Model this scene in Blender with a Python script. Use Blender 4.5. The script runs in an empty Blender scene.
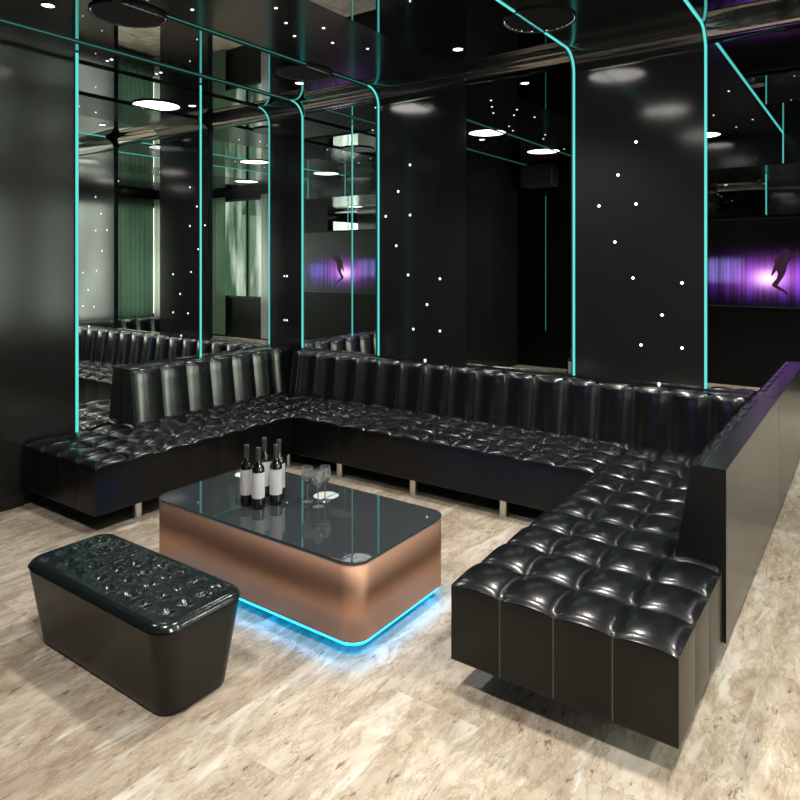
import bpy, bmesh, math, random
from mathutils import Vector, Matrix, noise
random.seed(7)
PI = math.pi
sc = bpy.context.scene
COL = sc.collection

# ------------------------------------------------------------------ camera, world, exposure
cam_d = bpy.data.cameras.new('camera')
cam = bpy.data.objects.new('camera', cam_d); COL.objects.link(cam)
cam.location = (0, 0, 1.72)
cam.rotation_euler = (PI/2, 0, math.atan2(478, 672))
cam_d.sensor_width = 36; cam_d.lens = 672/800*36; cam_d.shift_y = -138/800
cam_d.clip_start = 0.02; cam_d.clip_end = 60
sc.camera = cam
w = bpy.data.worlds.new('world'); sc.world = w; w.use_nodes = True
w.node_tree.nodes['Background'].inputs[0].default_value = (0.6, 0.75, 0.9, 1)
w.node_tree.nodes['Background'].inputs[1].default_value = 0.25
sc.view_settings.view_transform = 'Standard'
sc.view_settings.look = 'None'
sc.view_settings.gamma = 1
sc.view_settings.exposure = 0.0
sc.cycles.max_bounces = 12; sc.cycles.glossy_bounces = 10; sc.cycles.diffuse_bounces = 3
sc.cycles.transmission_bounces = 8; sc.cycles.sample_clamp_indirect = 6
sc.cycles.caustics_reflective = False; sc.cycles.caustics_refractive = False
DISC = 7.0         # radiance of the ceiling disc lights
SPOT = 120.0       # watts of the downward beam in each disc light
DAY = 2.4          # radiance of the daylight in the windows
NEON = 1.1

# room
D = 4.92; WL = -4.94; HC = 3.31; YO = -0.5; WR = 4.2
PIL = [(WL, -4.69), (-3.748, -2.82), (-1.887, -0.945), (0.03, 0.97), (1.95, 2.89)]
BAY = [(-4.69, -3.748), (-2.82, -1.887), (-0.945, 0.03), (0.97, 1.95), (2.89, WR)]

# ------------------------------------------------------------------ materials
def mat(name, col=(0.5,)*3, rough=0.5, metal=0.0, spec=0.5, coat=0.0, coatr=0.05, emit=None, es=0.0, trans=0.0, ior=1.5):
    m = bpy.data.materials.new(name); m.use_nodes = True
    b = m.node_tree.nodes['Principled BSDF']
    b.inputs['Base Color'].default_value = (*col, 1); b.inputs['Roughness'].default_value = rough
    b.inputs['Metallic'].default_value = metal; b.inputs['Specular IOR Level'].default_value = spec
    b.inputs['Coat Weight'].default_value = coat; b.inputs['Coat Roughness'].default_value = coatr
    b.inputs['Transmission Weight'].default_value = trans; b.inputs['IOR'].default_value = ior
    if emit: b.inputs['Emission Color'].default_value = (*emit, 1); b.inputs['Emission Strength'].default_value = es
    return m
def nt(m): return m.node_tree, m.node_tree.nodes, m.node_tree.links, m.node_tree.nodes['Principled BSDF']
def bump(m, scale, strength, dist=0.002, detail=3, stretch=(1, 1, 1)):
    t, n, l, b = nt(m)
    tc = n.new('ShaderNodeTexCoord'); mp = n.new('ShaderNodeMapping'); mp.inputs['Scale'].default_value = stretch
    no = n.new('ShaderNodeTexNoise'); no.inputs['Scale'].default_value = scale; no.inputs['Detail'].default_value = detail
    bu = n.new('ShaderNodeBump'); bu.inputs['Strength'].default_value = strength; bu.inputs['Distance'].default_value = dist
    l.new(tc.outputs['Object'], mp.inputs[0]); l.new(mp.outputs[0], no.inputs['Vector'])
    l.new(no.outputs['Fac'], bu.inputs['Height']); l.new(bu.outputs[0], b.inputs['Normal'])
    return m

M = {}
M['leather'] = bump(mat('black_leather', (0.006, 0.007, 0.009), 0.23, spec=0.75), 60, 0.04, 0.0006)
M['leather_back'] = bump(mat('black_leather_back', (0.006, 0.007, 0.008), 0.24, spec=1.0, coat=1.0, coatr=0.20), 7, 0.10, 0.008, stretch=(1, 1, 0.5))
M['base'] = bump(mat('black_base_leather', (0.005, 0.005, 0.005), 0.28, spec=0.28), 60, 0.1, 0.001)
M['seam'] = mat('seam_piping', (0.09, 0.088, 0.085), 0.4)
M['panel'] = mat('satin_black_panel', (0.012, 0.013, 0.013), 0.24, spec=0.6)
M['endpanel'] = mat('black_end_panel', (0.009, 0.010, 0.011), 0.35, spec=0.3)
M['wallpanel'] = mat('polished_black_wall', (0.020, 0.021, 0.020), 0.15, spec=0.5)
M['frontwall'] = mat('front_wall_black', (0.003, 0.003, 0.003), 0.35, spec=0.2)
M['cove'] = mat('cove_metal', (0.30, 0.29, 0.28), 0.08, metal=1)
M['steel'] = mat('brushed_nickel', (0.72, 0.68, 0.62), 0.32, metal=1)
M['pillar'] = mat('black_pillar', (0.022, 0.022, 0.023), 0.11, spec=0.75)
M['slat'] = mat('louvre_black', (0.003, 0.003, 0.003), 0.6, spec=0.2)
M['rib'] = mat('black_ceiling', (0.012, 0.012, 0.013), 0.16, spec=0.6)
M['gloss'] = mat('gloss_black', (0.006, 0.006, 0.007), 0.05, spec=0.8)
M['mirror'] = mat('dark_mirror', (0.72, 0.74, 0.74), 0.0, metal=1)
M['ceil_mirror'] = mat('ceiling_mirror', (0.40, 0.41, 0.41), 0.0, metal=1)
M['black'] = mat('matt_black', (0.008, 0.008, 0.008), 0.5)
M['glass_top'] = mat('tinted_glass_top', (0.044, 0.053, 0.058), 0.012, spec=0.5, coat=0.1, coatr=0.0)
M['darkedge'] = mat('glass_edge', (0.008, 0.009, 0.01), 0.1)
M['white'] = mat('white_paper', (0.90, 0.89, 0.91), 0.6)
M['bottle'] = mat('dark_bottle_glass', (0.006, 0.007, 0.006), 0.03, spec=1.0, coat=1.0)
M['foil'] = mat('dark_foil', (0.09, 0.09, 0.092), 0.32, metal=0.2)
M['glass'] = mat('clear_glass', (0.9, 0.93, 0.93), 0.0, trans=0.82, ior=1.6, coat=1.0, coatr=0.02)
M['disc'] = mat('disc_diffuser', (0.9, 0.9, 0.9), 0.5, emit=(1.0, 0.96, 0.9), es=DISC)
M['star'] = mat('star_light', (0.9, 0.9, 0.9), 0.5, emit=(1, 1, 1), es=2.5)
M['spot'] = mat('small_spot', (0.9, 0.9, 0.9), 0.5, emit=(1, 0.98, 0.95), es=6)
M['neon'] = mat('teal_neon', (0.02, 0.1, 0.1), 0.5, emit=(0.10, 0.70, 0.63), es=NEON)
M['neon_dim'] = mat('teal_neon_dim', (0.02, 0.1, 0.1), 0.5, emit=(0.11, 0.75, 0.64), es=0.25)
M['led'] = mat('blue_led', (0.02, 0.1, 0.2), 0.5, emit=(0.01, 0.42, 1.0), es=7.0)

def copper():
    m = mat('brushed_copper', (0.58, 0.34, 0.24), 0.52, metal=1)
    return bump(m, 30, 0.12, 0.001, stretch=(1, 1, 40))
M['copper'] = copper()

def floor_mat():
    m = mat('travertine_floor', (0.6, 0.52, 0.42), 0.26, spec=0.4)
    t, n, l, b = nt(m)
    tc = n.new('ShaderNodeTexCoord')
    br = n.new('ShaderNodeTexBrick'); br.offset = 0.37
    br.inputs['Scale'].default_value = 1.0; br.inputs['Mortar Size'].default_value = 0.0006
    br.inputs['Brick Width'].default_value = 1.6; br.inputs['Row Height'].default_value = 0.40
    br.inputs['Color1'].default_value = (0, 0, 0, 1); br.inputs['Color2'].default_value = (1, 1, 1, 1)
    br.inputs['Mortar'].default_value = (0.5, 0.5, 0.5, 1)
    rot = n.new('ShaderNodeMapping'); rot.inputs['Rotation'].default_value = (0, 0, PI/2)
    l.new(tc.outputs['Object'], rot.inputs[0]); l.new(rot.outputs[0], br.inputs['Vector'])
    # per-plank offset of the veining
    sc_ = n.new('ShaderNodeVectorMath'); sc_.operation = 'SCALE'; sc_.inputs['Scale'].default_value = 9.0
    l.new(br.outputs['Color'], sc_.inputs[0])
    ad = n.new('ShaderNodeVectorMath'); ad.operation = 'ADD'
    l.new(tc.outputs['Object'], ad.inputs[0]); l.new(sc_.outputs[0], ad.inputs[1])
    def noise_(scale, detail, rough, stretch, dist, src=ad):
        mp = n.new('ShaderNodeMapping'); mp.inputs['Scale'].default_value = stretch
        mp.inputs['Rotation'].default_value = (0, 0, 0.22)
        l.new(src.outputs[0], mp.inputs[0])
        no = n.new('ShaderNodeTexNoise'); no.inputs['Scale'].default_value = scale
        no.inputs['Detail'].default_value = detail; no.inputs['Roughness'].default_value = rough
        no.inputs['Distortion'].default_value = dist
        l.new(mp.outputs[0], no.inputs['Vector']); return no
    def ramp(src, stops):
        r = n.new('ShaderNodeValToRGB'); e = r.color_ramp.elements
        e[0].position, e[0].color = stops[0][0], (*stops[0][1], 1)
        e[1].position, e[1].color = stops[1][0], (*stops[1][1], 1)
        for p, c in stops[2:]:
            x = e.new(p); x.color = (*c, 1)
        l.new(src.outputs['Fac'], r.inputs[0]); return r
    def mix(a, b_, fac, mode='MIX'):
        x = n.new('ShaderNodeMix'); x.data_type = 'RGBA'; x.blend_type = mode
        if isinstance(fac, float): x.inputs[0].default_value = fac
        else: l.new(fac, x.inputs[0])
        l.new(a, x.inputs[6])
        if isinstance(b_, tuple): x.inputs[7].default_value = b_
        else: l.new(b_, x.inputs[7])
        return x.outputs[2]
    n1 = noise_(2.2, 9, 0.70, (1.7, 0.85, 1), 0.5)
    base = ramp(n1, [(0.30, (0.42, 0.33, 0.245)), (0.70, (0.88, 0.80, 0.68)), (0.45, (0.64, 0.54, 0.42)), (0.56, (0.80, 0.71, 0.58))])
    n2 = noise_(4.5, 9, 0.74, (2.4, 0.8, 1), 0.4)
    veins = ramp(n2, [(0.43, (1, 1, 1)), (0.57, (1, 1, 1)), (0.485, (0.62, 0.52, 0.43)), (0.51, (0.9, 0.87, 0.82))])
    c = mix(base.outputs[0], veins.outputs[0], 0.65, 'MULTIPLY')
    n3 = noise_(11, 8, 0.75, (2.4, 0.8, 1), 0.3)
    spk = ramp(n3, [(0.35, (0.34, 0.20, 0.13)), (0.42, (1, 1, 1))])
    c = mix(c, spk.outputs[0], 0.8, 'MULTIPLY')
    n4 = noise_(3.2, 6, 0.6, (2.4, 0.7, 1), 0.6)
    hi = ramp(n4, [(0.56, (0, 0, 0)), (0.66, (1, 1, 1))])
    c = mix(c, (0.90, 0.84, 0.74, 1), hi.outputs[0])
    bw = n.new('ShaderNodeMapRange'); l.new(br.outputs['Color'], bw.inputs[0])
    bw.inputs[3].default_value = 0.93; bw.inputs[4].default_value = 1.03
    cmb = n.new('ShaderNodeCombineColor')
    for k in range(3): l.new(bw.outputs[0], cmb.inputs[k])
    c = mix(c, cmb.outputs[0], 1.0, 'MULTIPLY')
    l.new(c, b.inputs['Base Color'])
    return m
M['floor'] = floor_mat()

def screen_mat(xl, xr, zb, zt):
    """stage-light picture: lavender block at one side, a white-pink glow, violet streaks"""
    m = bpy.data.materials.new('stage_picture'); m.use_nodes = True
    t = m.node_tree; n = t.nodes; l = t.links
    b = n['Principled BSDF']; b.inputs['Base Color'].default_value = (0, 0, 0, 1); b.inputs['Roughness'].default_value = 0.3
    geo = n.new('ShaderNodeTexCoord'); sp = n.new('ShaderNodeSeparateXYZ'); l.new(geo.outputs['Object'], sp.inputs[0])
    def math_(op, a, b_=None):
        x = n.new('ShaderNodeMath'); x.operation = op
        for i, v in enumerate((a, b_)):
            if v is None: continue
            if isinstance(v, (int, float)): x.inputs[i].default_value = v
            else: l.new(v, x.inputs[i])
        return x.outputs[0]
    def blob(cx, cz, sx, sz, pw=2.0):
        dx = math_('DIVIDE', math_('SUBTRACT', sp.outputs[0], cx), sx)
        dz = math_('DIVIDE', math_('SUBTRACT', sp.outputs[2], cz), sz)
        r = math_('ADD', math_('POWER', math_('ABSOLUTE', dx), pw), math_('POWER', math_('ABSOLUTE', dz), pw))
        return math_('EXPONENT', math_('MULTIPLY', r, -1.0))
    nz = n.new('ShaderNodeTexNoise'); mp = n.new('ShaderNodeMapping'); mp.inputs['Scale'].default_value = (26, 1, 0.5)
    l.new(geo.outputs['Object'], mp.inputs[0]); l.new(mp.outputs[0], nz.inputs['Vector'])
    nz.inputs['Scale'].default_value = 1; nz.inputs['Detail'].default_value = 2
    st = math_('MULTIPLY', math_('SUBTRACT', nz.outputs['Fac'], 0.38), 3.6)
    st = math_('MAXIMUM', st, 0.05)
    glow = blob(-1.21, 1.50, 0.15, 0.10)
    halo = blob(-1.20, 1.53, 0.42, 0.18)
    viol = math_('MULTIPLY', blob(-1.0, 1.50, 0.80, 0.24, 2.6), st)
    lav = math_('MULTIPLY', blob(-1.76, 1.60, 0.24, 0.17, 6), math_('ADD', math_('MULTIPLY', st, 0.5), 0.25))
    lav2 = math_('MULTIPLY', blob(-0.45, 1.55, 0.26, 0.13, 5), st)
    def term(f, col):
        c = n.new('ShaderNodeVectorMath'); c.operation = 'SCALE'; c.inputs[0].default_value = col
        l.new(f, c.inputs['Scale']); return c.outputs[0]
    def addv(a, b_):
        c = n.new('ShaderNodeVectorMath'); c.operation = 'ADD'; l.new(a, c.inputs[0]); l.new(b_, c.inputs[1]); return c.outputs[0]
    out = term(glow, (1.6, 1.1, 1.6))
    for f, c in ((halo, (0.55, 0.12, 0.65)), (viol, (0.20, 0.05, 0.75)), (lav, (0.30, 0.27, 0.80)), (lav2, (0.10, 0.10, 0.55))):
        out = addv(out, term(f, c))
    l.new(out, b.inputs['Emission Color']); b.inputs['Emission Strength'].default_value = 1.15
    return m

def window_mat(seed, gain=1.0, dark=(0.05, 0.12, 0.06)):
    """daylight and garden seen through sheer glass"""
    m = bpy.data.materials.new('garden_daylight'); m.use_nodes = True
    t = m.node_tree; n = t.nodes; l = t.links
    b = n['Principled BSDF']; b.inputs['Base Color'].default_value = (0.02, 0.02, 0.02, 1); b.inputs['Roughness'].default_value = 0.05
    tc = n.new('ShaderNodeTexCoord'); mp = n.new('ShaderNodeMapping'); mp.inputs['Scale'].default_value = (2.0, 2.0, 0.35)
    mp.inputs['Location'].default_value = (seed, seed, 0)
    no = n.new('ShaderNodeTexNoise'); no.inputs['Scale'].default_value = 1.3; no.inputs['Detail'].default_value = 4
    r = n.new('ShaderNodeValToRGB'); e = r.color_ramp.elements
    e[0].position = 0.44; e[0].color = (*dark, 1); e[1].position = 0.66; e[1].color = (0.80, 0.90, 0.74, 1)
    l.new(tc.outputs['Object'], mp.inputs[0]); l.new(mp.outputs[0], no.inputs['Vector']); l.new(no.outputs['Fac'], r.inputs[0])
    l.new(r.outputs[0], b.inputs['Emission Color']); b.inputs['Emission Strength'].default_value = DAY*gain
    return m

# ------------------------------------------------------------------ helpers
def mesh_obj(name, verts, faces, m, parent=None, smooth=False, mats=None, fm=None):
    me = bpy.data.meshes.new(name); me.from_pydata([tuple(v) for v in verts], [], faces)
    for x in (mats or [m]): me.materials.append(x)
    if fm:
        for p, i in zip(me.polygons, fm): p.material_index = i
    if smooth:
        for p in me.polygons: p.use_smooth = True
    bm = bmesh.new(); bm.from_mesh(me); bmesh.ops.recalc_face_normals(bm, faces=bm.faces); bm.to_mesh(me); bm.free()
    if smooth: me.set_sharp_from_angle(angle=math.radians(50))
    o = bpy.data.objects.new(name, me); COL.objects.link(o)
    if parent: o.parent = parent
    return o
def box_vf(x0, x1, y0, y1, z0, z1):
    v = [(x, y, z) for z in (z0, z1) for y in (y0, y1) for x in (x0, x1)]
    f = [(0, 2, 3, 1), (4, 5, 7, 6), (0, 1, 5, 4), (2, 6, 7, 3), (0, 4, 6, 2), (1, 3, 7, 5)]
    return v, f
def box(name, x0, x1, y0, y1, z0, z1, m, parent=None, bev=0.0, seg=2):
    v, f = box_vf(x0, x1, y0, y1, z0, z1)
    o = mesh_obj(name, v, f, m, parent)
    if bev: bevel(o, bev, seg)
    return o
def bevel(o, wd, seg=2):
    bm = bmesh.new(); bm.from_mesh(o.data)
    bmesh.ops.bevel(bm, geom=list(bm.edges), offset=wd, segments=seg, profile=0.5, affect='EDGES')
    bm.to_mesh(o.data); bm.free()
    for p in o.data.polygons: p.use_smooth = False
def tag(o, label=None, cat=None, group=None, kind=None):
    if label: o['label'] = label
    if cat: o['category'] = cat
    if group: o['group'] = group
    if kind: o['kind'] = kind
    return o
def thing(name, label, cat, loc=(0, 0, 0), rz=0, group=None):
    o = bpy.data.objects.new(name, None); COL.objects.link(o); o.location = loc; o.rotation_euler.z = rz
    o.empty_display_size = 0.1
    return tag(o, label, cat, group)
def struct(o): o['kind'] = 'structure'; return o
def lathe(name, prof, m, parent=None, loc=(0, 0, 0), n=28, smooth=True, close=True, ring=False):
    v = []; f = []
    for r, z in prof:
        for k in range(n):
            a = 2*PI*k/n; v.append((loc[0]+r*math.cos(a), loc[1]+r*math.sin(a), loc[2]+z))
    for i in range(len(prof)-1):
        for k in range(n):
            k2 = (k+1) % n; f.append((i*n+k, i*n+k2, (i+1)*n+k2, (i+1)*n+k))
    if ring:
        q = (len(prof)-1)*n
        for k in range(n): f.append((q+k, q+(k+1) % n, (k+1) % n, k))
    elif close:
        f.append(tuple(range(n))[::-1]); f.append(tuple((len(prof)-1)*n+k for k in range(n)))
    return mesh_obj(name, v, f, m, parent, smooth)
def copy_tree(o, parent=None):
    c = o.copy(); COL.objects.link(c); c.parent = parent
    for ch in list(o.children): copy_tree(ch, c)
    return c
def ribbon(name, path, normals, side, width, thick, m, parent=None):
    """a strip of given width (along vector side) following a path; normals point into the room"""
    v = []; f = []; s = Vector(side)*width/2
    for p, nn in zip(path, normals):
        p = Vector(p); nn = Vector(nn)
        v += [p-s, p+s, p+s+nn*thick, p-s+nn*thick]
    for i in range(len(path)-1):
        for a in range(4):
            b = (a+1) % 4; f.append((i*4+a, i*4+b, i*4+4+b, i*4+4+a))
    f.append((0, 1, 2, 3)); k = (len(path)-1)*4; f.append((k+3, k+2, k+1, k))
    return mesh_obj(name, v, f, m, parent)

# ------------------------------------------------------------------ structure
struct(box('floor', WL-0.1, WR+0.1, YO-0.1, D+0.15, -0.1, 0, M['floor']))
struct(box('ceiling', WL-0.1, WR+0.1, YO-0.1, D+0.15, HC+0.02, HC+0.12, M['black']))
struct(box('wall_back', WL-0.1, WR+0.1, D+0.03, D+0.15, 0, HC+0.02, M['black']))
struct(box('wall_left', WL-0.12, WL, YO-0.1, D+0.03, 0, HC+0.02, M['wallpanel']))
struct(box('wall_right', WR, WR+0.12, YO-0.1, D+0.03, 0, HC+0.02, M['pillar']))
struct(box('wall_front', WL-0.1, WR+0.1, YO-0.12, YO, 0, HC+0.02, M['frontwall']))
struct(box('baseboard_left', WL, WL+0.025, YO, 2.33, 0, 0.085, M['black'], bev=0.003))

R_P = 0.16      # fillet from pillar into ceiling band
def band_path(r, ywall, ztop, yend, z0=0.0, nseg=12):
    """up the wall, round the fillet, along the ceiling towards the front"""
    pts = [(ywall, z0)]; nrm = [(0, -1, 0)]
    pts.append((ywall, ztop-r-0.004)); nrm.append((0, -1, 0))
    pts.append((ywall, ztop-r)); nrm.append((0, -1, 0))
    for k in range(1, nseg+1):
        a = PI/2*k/nseg
        pts.append((ywall-r+r*math.cos(a), ztop-r+r*math.sin(a))); nrm.append((0, -math.cos(a), -math.sin(a)))
    pts.append((ywall-r-0.004, ztop)); nrm.append((0, 0, -1))
    pts.append((yend, ztop)); nrm.append((0, 0, -1))
    return pts, nrm
def band(name, x0, x1, m, m2, r=R_P, t=0.03):
    pts, nrm = band_path(r, D, HC, YO)
    v = []; f = []; fm = []
    for (y, z), n_ in zip(pts, nrm):
        # solid strip: face + back
        v += [(x0, y, z), (x1, y, z), (x1, y-n_[1]*t, z-n_[2]*t), (x0, y-n_[1]*t, z-n_[2]*t)]
    for i in range(len(pts)-1):
        for a in range(4):
            b = (a+1) % 4; f.append((i*4+a, i*4+b, i*4+4+b, i*4+4+a)); fm.append(1 if i >= len(pts)-2 else 0)
    f.append((0, 1, 2, 3)); fm.append(0); k = (len(pts)-1)*4; f.append((k+3, k+2, k+1, k)); fm.append(1)
    o = mesh_obj(name, v, f, m, mats=[m, m2], fm=fm)
    for k, p in enumerate(o.data.polygons): p.use_smooth = k % 4 == 0 and 4 <= k < 4*(len(pts)-2)
    o.data.set_sharp_from_angle(angle=math.radians(30))
    return struct(o)
for i, (a, b) in enumerate(PIL):
    band('trim_%d' % (i+1), a, b, M['pillar'], M['rib'] if i else M['ceil_mirror'])
# rounded glossy coves over the mirrors, between the pillars
BT = 0.002      # mirrors sit slightly behind the pillar faces
RC = 0.115
for i, (a, b) in enumerate(BAY):
    v = []; f = []
    prof = [(D+BT-RC+RC*math.cos(PI/2*k/12), HC+0.001-RC+RC*math.sin(PI/2*k/12)) for k in range(13)]
    prof += [(D+0.029, HC+0.001), (D+0.029, HC+0.001-RC)]
    for x in (a, b):
        v += [(x, y, z) for y, z in prof]
    nn = len(prof)
    for k in range(nn):
        k2 = (k+1) % nn; f.append((k, k2, nn+k2, nn+k))
    f.append(tuple(range(nn))[::-1]); f.append(tuple(range(nn, 2*nn)))
    o = mesh_obj('trim_%d' % (i+10), v, f, M['cove'])
    for k, p in enumerate(o.data.polygons): p.use_smooth = k < 12
    o.data.set_sharp_from_angle(angle=math.radians(30))
    struct(o)
ml = ['tall mirror in the room corner, reflecting the screen, left of the first studded pillar',
      'tall dark mirror between the two studded black pillars', 'tall mirror at the right edge with the purple screen in it',
      'tall mirror on the back wall right of the sofa, out past the frame', 'wide mirror at the far right end of the back wall']
cl = ['mirrored ceiling strip nearest the left wall with two small downlights', 'mirrored ceiling strip between the two studded pillars',
      'mirrored ceiling strip in the top right corner', 'mirrored ceiling strip right of the camera', 'mirrored ceiling strip along the right wall']
for i, (a, b) in enumerate(BAY):
    tag(box('mirror_panel', a, b, D+BT, D+0.029, 0.0, HC+0.001-RC, M['mirror']), ml[i], 'mirror')
    tag(box('ceiling_mirror', a, b, YO, D+BT-RC, HC+0.001, HC+0.02, M['ceil_mirror']), cl[i], 'mirror')
tag(box('mirror_panel', WL, WL+0.006, 2.728, D, 0.0, HC, M['mirror']), 'wide wall mirror on the left wall behind the short sofa', 'mirror')
# front wall (behind the camera): mirrors above and beside the screen
tag(box('mirror_panel', -2.05, -0.70, YO, YO+0.006, 2.36, 2.93, M['mirror']), 'mirror on the wall above the big screen, seen only in reflection', 'mirror')

# neon strips ------------------------------------------------------
def neon_rail(x, label, fin=0, w=0.016, dim=False, side=1, yend=YO+0.01):
    pts, nrm = band_path(R_P, D, HC, yend, 0.86)
    t = thing('neon_strip', label, 'neon light', (x+side*w/2, D, 0))
    P = [(0, y-D, z) for y, z in pts]
    c = len(P)-(2 if dim else 0)
    ribbon('light_tube', P[:c], nrm[:c], (1, 0, 0), w, 0.006, M['neon'], t)
    if dim: ribbon('ceiling_tube', P[c-1:], nrm[c-1:], (1, 0, 0), 0.010, 0.003, M['neon_dim'], t)
    if fin:      # slim black blade added along the strip, hiding it from the left mirror
        ribbon('hiding_fin', [(-w/2-0.002, p[1], p[2]) for p in (P[:-3] if fin == 1 else P[-3:])], (nrm[:-3] if fin == 1 else nrm[-3:]), (1, 0, 0), 0.003, 0.028 if fin == 1 else 0.018, M['black'], t)
    if fin == 1 and dim: ribbon('hiding_fin', [(-w/2-0.002, p[1], p[2]) for p in P[-3:]], nrm[-3:], (1, 0, 0), 0.003, 0.018, M['black'], t)
neon_rail(-4.69, 'teal neon strip nearest the room corner, up the wall and over the ceiling', 2, dim=True, side=-1)
neon_rail(-3.748, 'teal neon strip on the left edge of the first studded pillar', 1, dim=True)
neon_rail(-1.887, 'teal neon strip on the left edge of the second studded pillar', 1, yend=0.36)
neon_rail(-0.945, 'teal neon strip on the right edge of the second studded pillar', side=-1, yend=0.36)
struct(box('trim_20', -3.3, 0.03, YO, 0.35, 2.93, HC-0.001, M['rib']))
def neon_vertical(p, n_, z0, z1, label, w=0.018, side=(0, 1, 0), dim=False):
    t = thing('neon_strip', label, 'neon light', p)
    ribbon('light_tube', [(0, 0, z0), (0, 0, z1)], [n_, n_], side, w, 0.006, M['neon_dim' if dim else 'neon'], t)
    ribbon('mounting_channel', [(0, 0, z0), (0, 0, z1)], [n_, n_], side, w+0.008, 0.002, M['black'], t)
neon_vertical((WL+0.006, 2.722, 0), (1, 0, 0), 0.02, HC-0.01, 'teal vertical neon strip at the near edge of the left wall mirror', 0.022)
neon_vertical((WL+0.006, 3.86, 0), (1, 0, 0), 0.02, HC-0.01, 'teal vertical neon strip across the middle of the left wall mirror')
neon_vertical((-4.43, YO, 0), (0, 1, 0), 0.60, 2.80, 'teal vertical neon strip under the loudspeaker on the front wall', 0.012, (1, 0, 0), True)
neon_vertical((-0.953, 0.35, 0), (0, 1, 0), 2.94, HC-0.008, 'short teal neon strip on the bulkhead over the screen, right one in the mirror', 0.014, (1, 0, 0))
neon_vertical((-1.879, 0.35, 0), (0, 1, 0), 2.94, HC-0.008, 'short teal neon strip on the bulkhead over the screen, left one in the mirror', 0.014, (1, 0, 0))
neon_vertical((-1.24, YO+0.006, 0), (0, 1, 0), 2.37, 2.92, 'short teal neon strip on the mirror above the screen', 0.014, (1, 0, 0))

# windows (behind the camera, seen in the mirrors) -----------------
def window(idx, axis, a0, a1, z0, z1, pos, seed, gain=1.0, dark=(0.05, 0.12, 0.06)):
    """pane + frame flush on wall; axis 'x' = on the front wall, 'y' = on the right wall"""
    root = bpy.data.objects.new('window_%d' % idx, None); COL.objects.link(root); root['kind'] = 'structure'
    g = window_mat(seed, gain, dark)
    def bb(name, u0, u1, h0, h1, d0, d1, m, par):
        if axis == 'x': return box(name, u0, u1, pos+d0, pos+d1, h0, h1, m, par)
        return box(name, pos-d1, pos-d0, u0, u1, h0, h1, m, par)
    bb('pane', a0, a1, z0, z1, 0.0, 0.01, g, root)
    for u0, u1, h0, h1 in ((a0-0.05, a0, z0-0.05, z1+0.05), (a1, a1+0.05, z0-0.05, z1+0.05), (a0, a1, z0-0.05, z0), (a0, a1, z1, z1+0.05),
                           ((a0+a1)/2-0.02, (a0+a1)/2+0.02, z0, z1)):
        bb('window_frame', u0, u1, h0, h1, 0.0, 0.05, M['black'], root)
window(1, 'x', 0.62, 2.75, 0.95, 3.1, YO, 3.0, 0.7)
window(2, 'y', 0.02, 4.6, 0.5, 3.0, WR, 8.0, 3.6, (0.36, 0.40, 0.33))
def curtain(x0, x1, z0, z1, y, col, label, side=False):
    m = bpy.data.materials.new('curtain_cloth'); m.use_nodes = True
    t, n, l = m.node_tree, m.node_tree.nodes, m.node_tree.links
    b = n['Principled BSDF']; b.inputs['Base Color'].default_value = (*col, 1); b.inputs['Roughness'].default_value = 0.8
    tr = n.new('ShaderNodeBsdfTranslucent'); tr.inputs[0].default_value = (*col, 1)
    mx = n.new('ShaderNodeMixShader'); mx.inputs[0].default_value = 0.55
    l.new(b.outputs[0], mx.inputs[1]); l.new(tr.outputs[0], mx.inputs[2]); l.new(mx.outputs[0], n['Material Output'].inputs[0])
    v = []; f = []; N = int((x1-x0)/0.012)
    for i in range(N+1):
        x = x0+(x1-x0)*i/N; yy = y+0.025*math.sin(i*0.62)+0.01*math.sin(i*0.23)
        v += [(yy, x, z0), (yy, x, z1)] if side else [(x, yy, z0), (x, yy, z1)]
    for i in range(N): f.append((2*i, 2*i+2, 2*i+3, 2*i+1))
    o = mesh_obj('curtain', v, f, m, smooth=True)
    return tag(o, label, 'curtain')
curtain(0.56, 1.16, 0.05, 3.2, YO+0.13, (0.85, 0.85, 0.86), 'white sheer curtain left of the front window, seen only in mirrors')
curtain(2.30, 2.85, 0.05, 3.2, YO+0.13, (0.25, 0.38, 0.28), 'green curtain right of the front window, seen only in mirrors')

curtain(0.30, 1.40, 0.05, 3.2, WR-0.14, (0.05, 0.085, 0.06), 'dark green curtain near the front end of the side window', True)
curtain(-0.02, 0.29, 0.05, 3.2, WR-0.15, (0.40, 0.42, 0.37), 'narrow pale curtain beside the dark green one at the side window', True)
# ------------------------------------------------------------------ screen, speaker
XS0, XS1, ZS0, ZS1 = -2.12, -0.06, 1.10, 2.32
tv = thing('television', 'large screen with purple stage picture and leaning dancer, seen in the mirrors', 'television', ((XS0+XS1)/2, YO, ZS0))
def tvbox(name, x0, x1, y0, y1, z0, z1, m):
    o = box(name, x0-tv.location.x, x1-tv.location.x, y0-YO, y1-YO, z0-ZS0, z1-ZS0, m, tv); return o
tvbox('cabinet', XS0, XS1, YO, YO+0.05, ZS0, ZS1, M['frontwall'])
for r_ in ((XS0, XS1, ZS1-0.012, ZS1), (XS0, XS1, ZS0, ZS0+0.012), (XS0, XS0+0.012, ZS0+0.012, ZS1-0.012), (XS1-0.012, XS1, ZS0+0.012, ZS1-0.012)):
    tvbox('bezel', r_[0], r_[1], YO+0.05, YO+0.06, r_[2], r_[3], mat('bezel_grey', (0.05, 0.05, 0.05), 0.3) if 'bz' not in M else M['bz'])
scr = tvbox('screen', XS0+0.012, XS1-0.012, YO+0.05, YO+0.053, ZS0+0.012, ZS1-0.012, None or screen_mat(0, 0, 0, 0))
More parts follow.
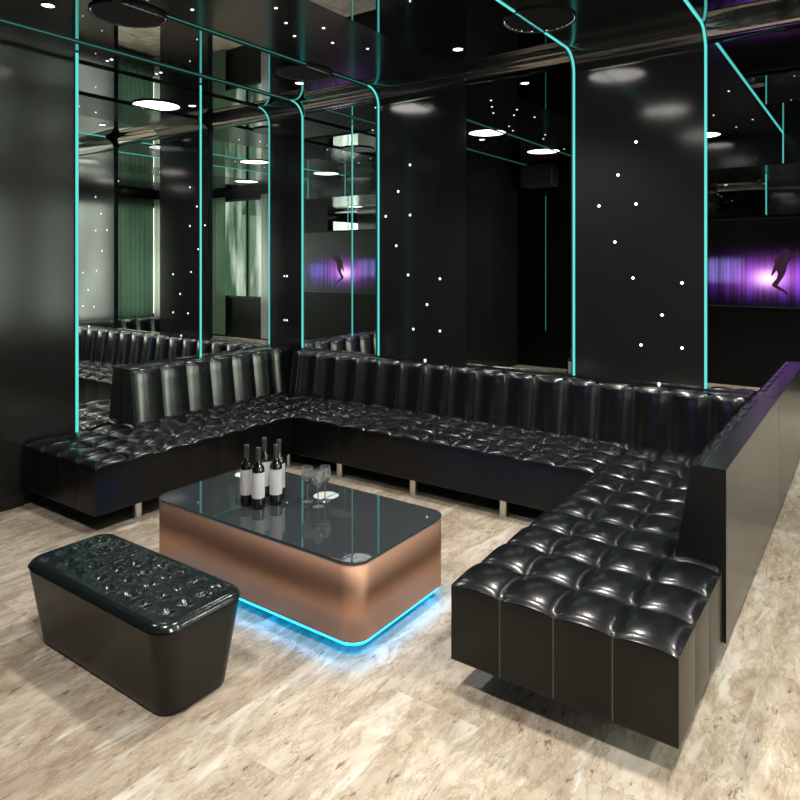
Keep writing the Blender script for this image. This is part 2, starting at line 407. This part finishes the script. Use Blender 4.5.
# the picture is laid out in room metres: shift the texture by moving the mesh origin
for v in scr.data.vertices: v.co += Vector((tv.location.x, 0, ZS0))
scr.location = (-tv.location.x, 0, -ZS0)
sil = [(x_, z_-0.02) for x_, z_ in [(-1.040, 1.90), (-1.00, 1.915), (-0.965, 1.885), (-0.955, 1.84), (-0.92, 1.845), (-0.86, 1.90), (-0.845, 1.885), (-0.90, 1.80),
       (-0.95, 1.77), (-0.985, 1.70), (-1.00, 1.62), (-1.02, 1.56), (-1.06, 1.49), (-1.10, 1.425), (-1.05, 1.39), (-0.99, 1.345), (-0.97, 1.30),
       (-1.00, 1.295), (-1.03, 1.335), (-1.10, 1.375), (-1.165, 1.415), (-1.16, 1.45), (-1.11, 1.52), (-1.095, 1.58), (-1.11, 1.63), (-1.155, 1.56),
       (-1.18, 1.55), (-1.165, 1.61), (-1.135, 1.71), (-1.135, 1.77), (-1.08, 1.82), (-1.05, 1.855)]]
nS = len(sil); v = [(x, YO+0.0535, z) for x, z in sil]+[(x, YO+0.0545, z) for x, z in sil]
f = [tuple(range(nS)), tuple(range(nS, 2*nS))[::-1]]+[(k, (k+1) % nS, nS+(k+1) % nS, nS+k) for k in range(nS)]
o = mesh_obj('dancer_picture', v, f, mat('dancer_ink', (0.01, 0.003, 0.01), 0.6, emit=(0.06, 0.006, 0.045), es=0.5), tv)
o.location = (-tv.location.x, -YO, -ZS0)

sp = thing('loudspeaker', 'black loudspeaker hung high on the front wall, seen in the middle mirror', 'loudspeaker', (-4.47, YO, 2.93))
bx_ = box('cabinet', -0.28, 0.28, 0.03, 0.30, 0, 0.36, mat('speaker_black', (0.04, 0.04, 0.042), 0.5), sp, bev=0.02)
box('grille', -0.25, 0.25, 0.30, 0.31, 0.03, 0.33, mat('speaker_grille', (0.025, 0.025, 0.027), 0.7), sp)
box('wall_bracket', -0.04, 0.04, 0.0, 0.03, 0.10, 0.26, M['steel'], sp)

# ------------------------------------------------------------------ ceiling lights
disc_lab = {(0, 0): 'round disc light at the left back of the ceiling', (0, 1): 'round disc light left, middle row of the ceiling', (0, 2): 'round disc light left, nearest the front wall',
            (1, 0): 'round disc light above the back sofa right of centre', (1, 1): 'round disc light over the low table side, middle row', (1, 2): 'round disc light near the screen wall',
            (2, 0): 'round disc light right of the right sofa at the back', (2, 1): 'round disc light right of the camera, middle row', (2, 2): 'round disc light right of the camera, front row',
            (3, 0): 'round disc light at the right back of the ceiling', (3, 1): 'round disc light at the right, middle row', (3, 2): 'round disc light at the right, front row'}
XD = [-3.91, -1.81, 0.28, 2.35]; YD = [4.12, 2.50, 0.80]
proto = thing('disc_light', 'x', 'ceiling light', (0, 0, HC), 0, 'ceiling disc lights')
lathe('housing', [(0.226, 0.0), (0.236, 0.0), (0.236, -0.011), (0.226, -0.011)], M['slat'], proto, n=48, ring=True, smooth=False)
lathe('back_plate', [(0.0005, -0.0004), (0.236, -0.0004), (0.236, 0.0), (0.0005, 0.0)], M['slat'], proto, n=48, close=False, smooth=False)
lathe('diffuser', [(0.0005, -0.002), (0.226, -0.002), (0.226, -0.0008), (0.0005, -0.0008)], M['disc'], proto, n=48, close=False, smooth=False)
def beam(t):
    ld = bpy.data.lights.new('beam', 'SPOT'); ld.energy = SPOT*(0.42 if t.location.x < -3 else 1.0); ld.spot_size = math.radians(112); ld.spot_blend = 0.55
    ld.shadow_soft_size = 0.10; ld.color = (1.0, 0.95, 0.88)
    lo = bpy.data.objects.new('beam', ld); COL.objects.link(lo); lo.parent = t; lo.location = (0, 0, -0.03)
def hiding_slats(t, az, tilt, pitch=0.026, ln=0.0125):
    # added slanted black slats: hide the glowing diffuser from the camera, open towards az
    v = []; f = []; ca, sa = math.cos(az), math.sin(az); n_ = int(0.44/pitch); th = 0.0006
    for k in range(n_+1):
        c = -0.22+0.44*k/n_; hw = math.sqrt(max(0, 0.2245**2-c*c))
        if hw < 0.02: continue
        for o_ in (-1, 1):
            for (dx, dz) in ((0, 0), (math.cos(tilt)*ln, -math.sin(tilt)*ln)):
                for q in (0, 1):
                    a = c-dx*0.5*0+dx-ln*math.cos(tilt)/2+q*th; hz = -0.0022+dz
                    v.append((a*ca-o_*hw*sa, a*sa+o_*hw*ca, hz))
        b = len(v)-8
        f += [tuple(b+i for i in r) for r in ((0, 1, 3, 2), (4, 6, 7, 5), (0, 4, 5, 1), (2, 3, 7, 6), (0, 2, 6, 4), (1, 5, 7, 3))]
    mesh_obj('hiding_slats', v, f, M['slat'], t)
first = True
for i, x in enumerate(XD):
    for j, y in enumerate(YD):
        o = proto if first else copy_tree(proto); first = False
        o.location = (x, y, HC); o['label'] = disc_lab[(i, j)]
for t in [q for q in COL.objects if q.name.startswith('disc_light')]:
    beam(t)
    x, y = round(t.location.x, 2), round(t.location.y, 2)
    if (x, y) in ((-3.91, 4.12), (-3.91, 2.50), (-1.81, 4.12)):
        hiding_slats(t, math.atan2(y, x), math.radians(50 if x < -3 else 30))
def spot(x, y, lab):
    t = thing('downlight', lab, 'ceiling light', (x, y, HC+0.001), 0, 'small recessed downlights')
    lathe('lens', [(0.0005, -0.004), (0.036, -0.004), (0.036, 0.0)], M['spot'], t, n=24, close=False)
    lathe('ring', [(0.037, 0), (0.043, 0), (0.043, -0.006), (0.037, -0.006)], M['black'], t, n=24, ring=True, smooth=False)
spot(-4.185, 2.126, 'small white downlight at the top left of the ceiling')
spot(-4.185, 4.344, 'small white downlight in the ceiling above the room corner')
spot(-2.555, 4.339, 'small white downlight in the ceiling near the middle mirror')

# pin lights on pillars and ceiling bands
PAT = [(-1.418, 2.583), (-1.547, 2.355), (-1.687, 2.136), (-1.418, 2.137), (-1.569, 1.866), (-1.439, 1.605), (-1.105, 1.575), (-1.238, 1.347), (-1.383, 1.126), (-1.105, 1.125), (-1.258, 0.86)]
ORD = ['highest', 'second highest', 'third highest, left one', 'third highest, right one', 'fifth from the top', 'sixth from the top', 'far right, seventh', 'eighth from the top',
       'ninth, left one', 'ninth, right one', 'lowest']
star_me = None
def star(loc, rot, label, group, r=0.0105):
    global star_me
    if star_me is None:
        o = lathe('pin_light', [(0.0001, 0.0045), (0.6, 0.004), (0.95, 0.002), (1.0, 0.0)], M['star'], n=14, close=False)
        star_me = o.data
    else:
        o = bpy.data.objects.new('pin_light', star_me); COL.objects.link(o)
    o.location = loc; o.rotation_euler = rot; o.scale = (r, r, 1)
    return tag(o, label, 'pin light', group)
for dx, nm in ((0, 'second'), (-1.972, 'first')):
    for (x, z), q in zip(PAT, ORD):
        star((x+dx, D, z), (PI/2, 0, 0), 'tiny white pin light on the %s studded pillar, %s' % (nm, q), 'pin lights on the pillars')
for z, q in ((1.575, 'upper'), (1.125, 'lower')):
    star((-4.915, D, z), (PI/2, 0, 0), 'tiny %s pin light on the narrow corner pillar beside its own reflection' % q, 'pin lights on the pillars', 0.009)
CE = [(-3.071, 2.978), (-3.209, 3.203), (-3.345, 3.423), (-3.07, 3.42), (-3.223, 3.687), (-3.1, 3.942), (-3.60, 2.425), (-3.52, 2.691), (-3.39, 1.95), (-3.52, 1.7), (-3.08, 1.45), (-3.3, 1.1), (-3.6, 0.8)]
for k, (x, y) in enumerate(CE):
    star((x, y, HC), (PI, 0, 0), 'tiny pin light number %s from the back in the first ceiling band' % ['one','two','three','four','five','six','seven','eight','nine','ten','eleven','twelve','thirteen'][sorted(range(13), key=lambda q: -CE[q][1]).index(k)], 'pin lights in the ceiling')
CE2 = [(x+1.94, y) for x, y in CE if 0.9 < y < 3.0]
for k, (x, y) in enumerate(CE2):
    star((x, y, HC), (PI, 0, 0), 'tiny pin light number %s from the back in the second ceiling band' % ['one','two','three','four','five','six','seven','eight','nine','ten'][sorted(range(len(CE2)), key=lambda q: -CE2[q][1]).index(k)], 'pin lights in the ceiling')
for k, y in enumerate((2.987, 3.432)):
    star((-4.904, y, HC), (PI, 0, 0), 'tiny pin light in the corner of ceiling and left wall, %s one' % ['nearer', 'farther'][k], 'pin lights in the ceiling', 0.012)

# ------------------------------------------------------------------ sofas
def pf(t): return max(0.0, 1-abs(2*t-1)**2.4)
A_, B_ = 0.029, 0.010
def tuft(u, v):
    """u, v in cell units: pillows with sharp creases, deepest at the buttons"""
    a = max(0.0, 1-(2*(u % 1.0)-1)**2); b = max(0.0, 1-(2*(v % 1.0)-1)**2)
    h = A_*(a*b)**0.50 + B_*(a+b-a*b)
    cu = u-round(u); cv = v-round(v); d = math.hypot(cu, cv)
    if d < 0.34:
        ang = math.atan2(cv, cu); h += 0.0001*math.cos(ang*8)*math.sin(PI*d/0.34)
    return h
def seat(parent, x0, x1, y0, y1, nx, ny, zt, res=18):
    NX, NY = nx*res, ny*res; v = []; f = []
    def warp(t): return t
    for j in range(NY+1):
        for i in range(NX+1):
            u, w_ = i/res, j/res
            # buttons pull the seams slightly: bow the crease lines
            du = 0.045*math.sin(PI*(w_ % 1))*(1 if (i % res) else 0)*0
            x = x0+(x1-x0)*(u+du)/nx; y = y0+(y1-y0)*w_/ny
            rnd = 0.0005*noise.noise(Vector((x*9+parent.location.x, y*9, 0)))
            v.append((x, y, zt+tuft(u, w_)+rnd))
    W = NX+1
    for j in range(NY):
        for i in range(NX): f.append((j*W+i, j*W+i+1, (j+1)*W+i+1, (j+1)*W+i))
    # closing skirt
    per = [i for i in range(W)]+[j*W+NX for j in range(1, NY+1)]+[NY*W+i for i in range(NX-1, -1, -1)]+[j*W for j in range(NY-1, 0, -1)]
    b0 = len(v)
    for p in per: v.append((v[p][0], v[p][1], zt-0.03))
    for k in range(len(per)):
        k2 = (k+1) % len(per); f.append((per[k], per[k2], b0+k2, b0+k))
    f.append(tuple(b0+k for k in range(len(per))))
    o = mesh_obj('seat_cushion', v, f, M['leather'], parent, smooth=True)
    for p in o.data.polygons:
        if p.index >= NX*NY: p.use_smooth = False
    return o
def base(parent, x0, x1, y0, y1, nx, ny, zt, zb=0.123, res=10, seam='seam'):
    """upholstered box, scalloped along its top edge, a piped seam under every button"""
    per = []
    for i in range(nx*res): per.append((x0+(x1-x0)*i/(nx*res), y0, i/res, 0, -1))
    for j in range(ny*res): per.append((x1, y0+(y1-y0)*j/(ny*res), j/res, 1, 0))
    for i in range(nx*res): per.append((x1-(x1-x0)*i/(nx*res), y1, i/res, 0, 1))
    for j in range(ny*res): per.append((x0, y1-(y1-y0)*j/(ny*res), j/res, -1, 0))
    v = []; f = []; n = len(per)
    rows = [(zb, 0.0, 0), (zb+0.006, 1.0, 0), ((zb+zt)/2, 1.0, 0), (zt-0.035, 1.0, 0.6), (zt-0.004, 0.5, 1.0)]
    for z, bl, sc_ in rows:
        for x, y, t, nx_, ny_ in per:
            p = pf(t % 1.0); off = 0.004*p*bl+0.001
            v.append((x+nx_*off, y+ny_*off, z+B_*p*sc_))
    for r in range(len(rows)-1):
        for k in range(n):
            k2 = (k+1) % n; f.append((r*n+k, r*n+k2, (r+1)*n+k2, (r+1)*n+k))
    f.append(tuple(range(n))[::-1]); f.append(tuple((len(rows)-1)*n+k for k in range(n)))
    fm = [0]*len(f)
    s = 0.0022
    for x, y, t, nx_, ny_ in per:
        if abs(t-round(t)) < 1e-6 and round(t) >= 1:
            vv, ff = box_vf(x-s, x+s, y-s, y+s, zb+0.004, zt-0.002); b0 = len(v)
            v += vv; f += [tuple(b0+q for q in c) for c in ff]; fm += [1]*6
    o = mesh_obj('base', v, f, M['base'], parent, mats=[M['base'], M[seam]], fm=fm)
    return o
def channels(parent, s0, step, cnt, outer, sgn, axis, zt, tb, tt, zs=0.41, s_end=None, s_start=None):
    """vertical padded channels; axis = direction they run along; the padding faces sgn away from outer"""
    prof = [(tb, zs, 1.0), (tb-(tb-tt)*0.25, zs+0.25*(zt-zs), 1.0), (tb-(tb-tt)*0.5, zs+0.5*(zt-zs), 1.0), (tb-(tb-tt)*0.75, zs+0.75*(zt-zs), 1.0),
            (tt+0.010, zt-0.045, 1.0), (tt+0.004, zt-0.022, 0.85), (tt-0.005, zt-0.007, 0.62), (tt-0.016, zt+0.001, 0.30), (tt-0.028, zt+0.0025, 0.05), (tt-0.04, zt-0.004, 0)]
    for k in range(cnt):
        a = s0+k*step; b = a+step
        if s_end is not None: b = min(b, s_end)
        if s_start is not None: a = max(a, s_start)
        if b-a < 0.03: continue
        N = 14; v = []; f = []; P = len(prof)
        for i in range(N+1):
            t = i/N; s = a+(b-a)*t
            bl = pf(t)
            for q, (th, z, wgt) in enumerate(prof):
                d = th-0.020+0.030*bl*wgt
                wr = 0.0018*noise.noise(Vector((s*14, z*5, k*3.1)))*bl*wgt
                zz = z+(0.006*bl if q >= 5 and q < 9 else 0)
                c = outer+sgn*(d+wr)
                v.append((s, c, zz) if axis == 'x' else (c, s, zz))
        for i in range(N):
            for q in range(P-1): f.append((i*P+q, i*P+q+1, (i+1)*P+q+1, (i+1)*P+q))
        # back closure
        b0 = len(v)
        for i in range(N+1):
            s = a+(b-a)*i/N; c = outer+sgn*(tt-0.045)
            v.append((s, c, zt-0.004) if axis == 'x' else (c, s, zt-0.004)); v.append((s, c, zs) if axis == 'x' else (c, s, zs))
        for i in range(N):
            f.append((i*P+P-1, b0+2*i, b0+2*i+2, (i+1)*P+P-1)); f.append((b0+2*i, b0+2*i+1, b0+2*i+3, b0+2*i+2)); f.append((b0+2*i+1, i*P, (i+1)*P, b0+2*i+3))
        for i in (0, N): f.append(tuple(i*P+q for q in range(P))+(b0+2*i, b0+2*i+1))
        o = mesh_obj('back_channel', v, f, M['leather_back'], parent, smooth=True)
        for p in o.data.polygons:
            if p.index >= N*(P-1): p.use_smooth = False
def shell(parent, s0, s1, outer, sgn, axis, zt, tb, tt, zseat=0.425, zb=0.123):
    """hard back shell: leaning inner face, flat cap, outer face down to the base"""
    pr = [(0, zb), (0, zt), (tt, zt), (tb, zseat), (0.012, zseat), (0.012, zb)]
    v = []; f = []; n = len(pr)
    for s in (s0, s1):
        for d, z in pr:
            c = outer+sgn*d; v.append((s, c, z) if axis == 'x' else (c, s, z))
    for k in range(n): f.append((k, (k+1) % n, n+(k+1) % n, n+k))
    f.append(tuple(range(n))[::-1]); f.append(tuple(range(n, 2*n)))
    fm = [0]*n+[1, 1]
    o = mesh_obj('back_shell', v, f, M['panel'], parent, mats=[M['panel'], M['endpanel']], fm=fm)
    return o
def leg(parent, x, y, h=0.125, s=0.026):
    v = []; f = []
    for z, r in ((0, s*1.1), (0.004, s*1.1), (0.0045, s), (h, s)):
        for a in range(12):
            q = 2*PI*a/12; c, s_ = math.cos(q), math.sin(q)
            m_ = max(abs(c), abs(s_))**0.75
            v.append((x+r*c/m_, y+r*s_/m_, z))
    for i in range(3):
        for k in range(12): f.append((i*12+k, i*12+(k+1) % 12, (i+1)*12+(k+1) % 12, (i+1)*12+k))
    f.append(tuple(range(12))[::-1]); f.append(tuple(36+k for k in range(12)))
    return mesh_obj('leg', v, f, M['steel'], parent)

ZT = 0.42
# right sofa: along Y, open towards the camera
rs = thing('sofa', 'black tufted leather sofa section on the right, running towards the viewer', 'sofa')
seat(rs, -1.40, -0.532, 2.325, 4.75, 4, 10, ZT)
base(rs, -1.40, -0.533, 2.325, 4.75, 4, 10, ZT)
shell(rs, 3.08, D-0.004, -0.517, -1, 'y', 0.85, 0.205, 0.135)
channels(rs, 3.10, 0.25, 8, -0.517, -1, 'y', 0.85, 0.215, 0.15, s_end=4.76)
for x, y in ((-1.28, 2.55), (-0.66, 2.55), (-1.28, 3.9), (-0.66, 3.9), (-0.66, 4.7)): leg(rs, x, y)
# back sofa: along X
bs = thing('sofa', 'black tufted leather sofa section along the back wall under the studded pillars', 'sofa')
seat(bs, -3.985, -1.405, 4.055, 4.90, 10, 4, ZT)
base(bs, -3.985, -1.405, 4.055, 4.90, 10, 4, ZT, seam='base')
shell(bs, -4.72, -0.68, D-0.004, -1, 'x', 0.85, 0.165, 0.105)
channels(bs, -4.665, 0.25, 16, D-0.004, -1, 'x', 0.85, 0.185, 0.125, s_start=-4.72, s_end=-0.70)
for x in (-3.51, -2.80, -2.063): leg(bs, x, 4.11)
for x in (-3.51, -2.80, -2.063): leg(bs, x, 4.80)
# left sofa
ls = thing('sofa', 'short black tufted leather sofa section against the left wall mirror', 'sofa')
seat(ls, WL+0.03, -3.99, 2.325, 4.75, 4, 10, ZT)
base(ls, WL+0.03, -3.99, 2.325, 4.75, 4, 10, ZT, seam='base')
shell(ls, 3.09, D-0.004, WL+0.008, 1, 'y', 0.87, 0.175, 0.115)
channels(ls, 3.115, 0.25, 8, WL+0.008, 1, 'y', 0.87, 0.195, 0.135, s_end=4.78)
for x, y in ((-4.06, 2.66), (-4.06, 4.08), (-4.82, 2.66), (-4.82, 4.60)): leg(ls, x, y)

# ------------------------------------------------------------------ low table
def rrect(x0, x1, y0, y1, r, n=12):
    pts = []
    for cx, cy, a0 in ((x1-r, y0+r, -PI/2), (x1-r, y1-r, 0), (x0+r, y1-r, PI/2), (x0+r, y0+r, PI)):
        for k in range(n+1):
            a = a0+PI/2*k/n; pts.append((cx+r*math.cos(a), cy+r*math.sin(a)))
    return pts
def prism(name, rings, m, parent, smooth_sides=True):
    """rings: list of (pts, z)"""
    v = []; f = []; n = len(rings[0][0])
    for pts, z in rings: v += [(x, y, z) for x, y in pts]
    for i in range(len(rings)-1):
        for k in range(n): f.append((i*n+k, i*n+(k+1) % n, (i+1)*n+(k+1) % n, (i+1)*n+k))
    f.append(tuple(range(n))[::-1]); f.append(tuple((len(rings)-1)*n+k for k in range(n)))
    o = mesh_obj(name, v, f, m, parent)
    for k, p in enumerate(o.data.polygons): p.use_smooth = smooth_sides and k < len(f)-2
    return o
TX, TY = -2.545, 2.61
tb = thing('low_table', 'low copper block table with black glass top and blue light beneath', 'table', (TX, TY, 0))
hx, hy = 0.728, 0.375
body = rrect(-hx, hx, -hy, hy, 0.095)
prism('body', [(body, 0.068), (body, 0.404)], M['copper'], tb)
tp = rrect(-hx-0.002, hx+0.002, -hy-0.002, hy+0.002, 0.097)
tp2 = rrect(-hx, hx, -hy, hy, 0.095)
prism('glass_top', [(tp, 0.4045), (tp, 0.418), (tp2, 0.42)], M['glass_top'], tb)
prism('plinth', [(rrect(-hx+0.09, hx-0.09, -hy+0.09, hy-0.09, 0.06), 0.0), (rrect(-hx+0.09, hx-0.09, -hy+0.09, hy-0.09, 0.06), 0.0675)], M['black'], tb)
# led strip ring under the body
oi = rrect(-hx+0.012, hx-0.012, -hy+0.012, hy-0.012, 0.083); ii = rrect(-hx+0.03, hx-0.03, -hy+0.03, hy-0.03, 0.065)
v = []; f = []; n = len(oi)
for pts, z in ((oi, 0.0675), (oi, 0.050), (ii, 0.050), (ii, 0.0675)): v += [(x, y, z) for x, y in pts]
for r in range(4):
    for k in range(n):
        r2 = (r+1) % 4; f.append((r*n+k, r*n+(k+1) % n, r2*n+(k+1) % n, r2*n+k))
mesh_obj('led_strip', v, f, M['led'], tb)

# ------------------------------------------------------------------ bottles and glasses
def bottle(x, y, label):
    t = thing('wine_bottle', label, 'bottle', (x, y, 0.4205), 0, 'wine bottles on the low table')
    return t
pb = bottle(-2.764, 2.464, 'wine bottle at the left of the cluster on the low table')
lathe('body', [(0.001, 0.004), (0.030, 0.0), (0.0365, 0.004), (0.037, 0.02), (0.037, 0.196), (0.0355, 0.208), (0.029, 0.222), (0.018, 0.233), (0.0145, 0.244), (0.0142, 0.262)], M['bottle'], pb, n=36)
lathe('paper_label', [(0.0374, 0.056), (0.0378, 0.056), (0.0378, 0.190), (0.0374, 0.190)], M['white'], pb, n=36, ring=True)
lathe('capsule', [(0.0146, 0.246), (0.0150, 0.30), (0.0158, 0.302), (0.0158, 0.314), (0.0145, 0.318), (0.001, 0.318)], M['foil'], pb, n=24)
for x, y, lb in ((-2.673, 2.464, 'wine bottle at the front of the cluster, nearest the camera'), (-2.640, 2.560, 'wine bottle at the front right of the cluster, beside the glasses'),
                 (-2.792, 2.619, 'wine bottle standing at the back of the cluster'), (-2.700, 2.640, 'wine bottle half hidden behind the right one')):
    o = copy_tree(pb); o.location = (x, y, 0.4205); o['label'] = lb
for q in [o for o in COL.objects if o.name.startswith('wine_bottle')]: q.scale = (0.9, 0.9, 1.0)
pg = thing('wine_glass', 'empty wine glass, left one of the three on the low table', 'glass', (-2.523, 2.681, 0.4205), 0, 'wine glasses on the low table')
lathe('bowl', [(0.003, 0.098), (0.012, 0.101), (0.026, 0.116), (0.0325, 0.135), (0.033, 0.155), (0.0285, 0.190), (0.0275, 0.190), (0.032, 0.155), (0.0315, 0.135), (0.025, 0.1175), (0.011, 0.1035), (0.002, 0.1015)], M['glass'], pg, n=32)
lathe('stem', [(0.0036, 0.006), (0.003, 0.02), (0.003, 0.08), (0.0042, 0.0975)], M['glass'], pg, n=16)
lathe('foot', [(0.030, 0.0), (0.031, 0.001), (0.028, 0.0028), (0.008, 0.005), (0.0036, 0.0062)], M['glass'], pg, n=32)
for x, y, lb in ((-2.426, 2.659, 'empty wine glass, front one of the three on the low table'), (-2.451, 2.742, 'empty wine glass, rear right one of the three on the low table')):
    o = copy_tree(pg); o.location = (x, y, 0.4205); o['label'] = lb

# ------------------------------------------------------------------ ottoman
OX, OY = -2.642, 1.695
ot = thing('ottoman', 'black leather ottoman block with crumpled buttoned top', 'ottoman', (OX, OY, 0))
def oring(t, ins=0.0):
    hx_ = 0.478+(0.526-0.478)*t-ins; hy_ = 0.157+(0.213-0.157)*t-ins
    return rrect(-hx_, hx_, -hy_, hy_, 0.075+0.02*t-ins*0.6)
rings = []
rings.append((oring(0, 0.012), 0.0)); rings.append((oring(0, 0.003), 0.004)); rings.append((oring(0.02), 0.012))
for k in range(1, 9): rings.append((oring(0.02+0.9*k/8), 0.012+0.328*k/8))
rings += [(oring(0.96, 0.002), 0.346), (oring(1.0, 0.012), 0.352)]
M['ott'] = bump(mat('ottoman_side', (0.011, 0.0105, 0.009), 0.34, spec=0.28), 40, 0.1, 0.001)
M['ottop'] = bump(mat('ottoman_top', (0.008, 0.014, 0.015), 0.18, spec=0.8), 22, 0.12, 0.004)
prism('body', rings, M['ott'], ot)
# top cushion: polar-warped grid so that the rounded outline is followed
N1, N2 = 180, 80; hx_, hy_ = 0.526, 0.213
bx0, by0 = 0.115, 0.098; btn = []
for r in range(8):
    for c in range(4):
        btn.append((-0.42+r*0.12, -0.126+c*0.084+(0.014 if r % 2 else -0.014)))
v = []; f = []
rc = 0.095
for j in range(N2+1):
    for i in range(N1+1):
        a = -1+2*i/N1; b = -1+2*j/N2
        x = a*hx_; y = b*hy_
        # squeeze the grid's corners onto the rounded outline
        ex = max(0, abs(x)-(hx_-rc)); ey = max(0, abs(y)-(hy_-rc))
        if ex > 0 and ey > 0:
            q = math.hypot(ex, ey); mx_ = max(ex, ey); s = mx_/q
            x = math.copysign(hx_-rc+ex*s, x); y = math.copysign(hy_-rc+ey*s, y)
            edge = rc-mx_
        else: edge = min(hx_-abs(x), hy_-abs(y))
        z = 0.352+0.024*(1-max(0, 1-edge/0.035)**2.2)
        fade = min(1, max(0, (edge-0.02)/0.05))
        for bx_1, by_1 in btn:
            d = math.hypot(x-bx_1, y-by_1)
            if d < 0.052:
                ang = math.atan2(y-by_1, x-bx_1)
                z -= 0.012*(1-d/0.052)**1.6*fade
                z += 0.0016*math.cos(ang*6+bx_1*40)*math.sin(PI*d/0.052)*fade
        z += 0.0035*noise.noise(Vector((x*11, y*11, 3)))*fade
        v.append((x, y, z))
W = N1+1
for j in range(N2):
    for i in range(N1): f.append((j*W+i, j*W+i+1, (j+1)*W+i+1, (j+1)*W+i))
o = mesh_obj('top_cushion', v, f, M['ottop'], ot, smooth=True)
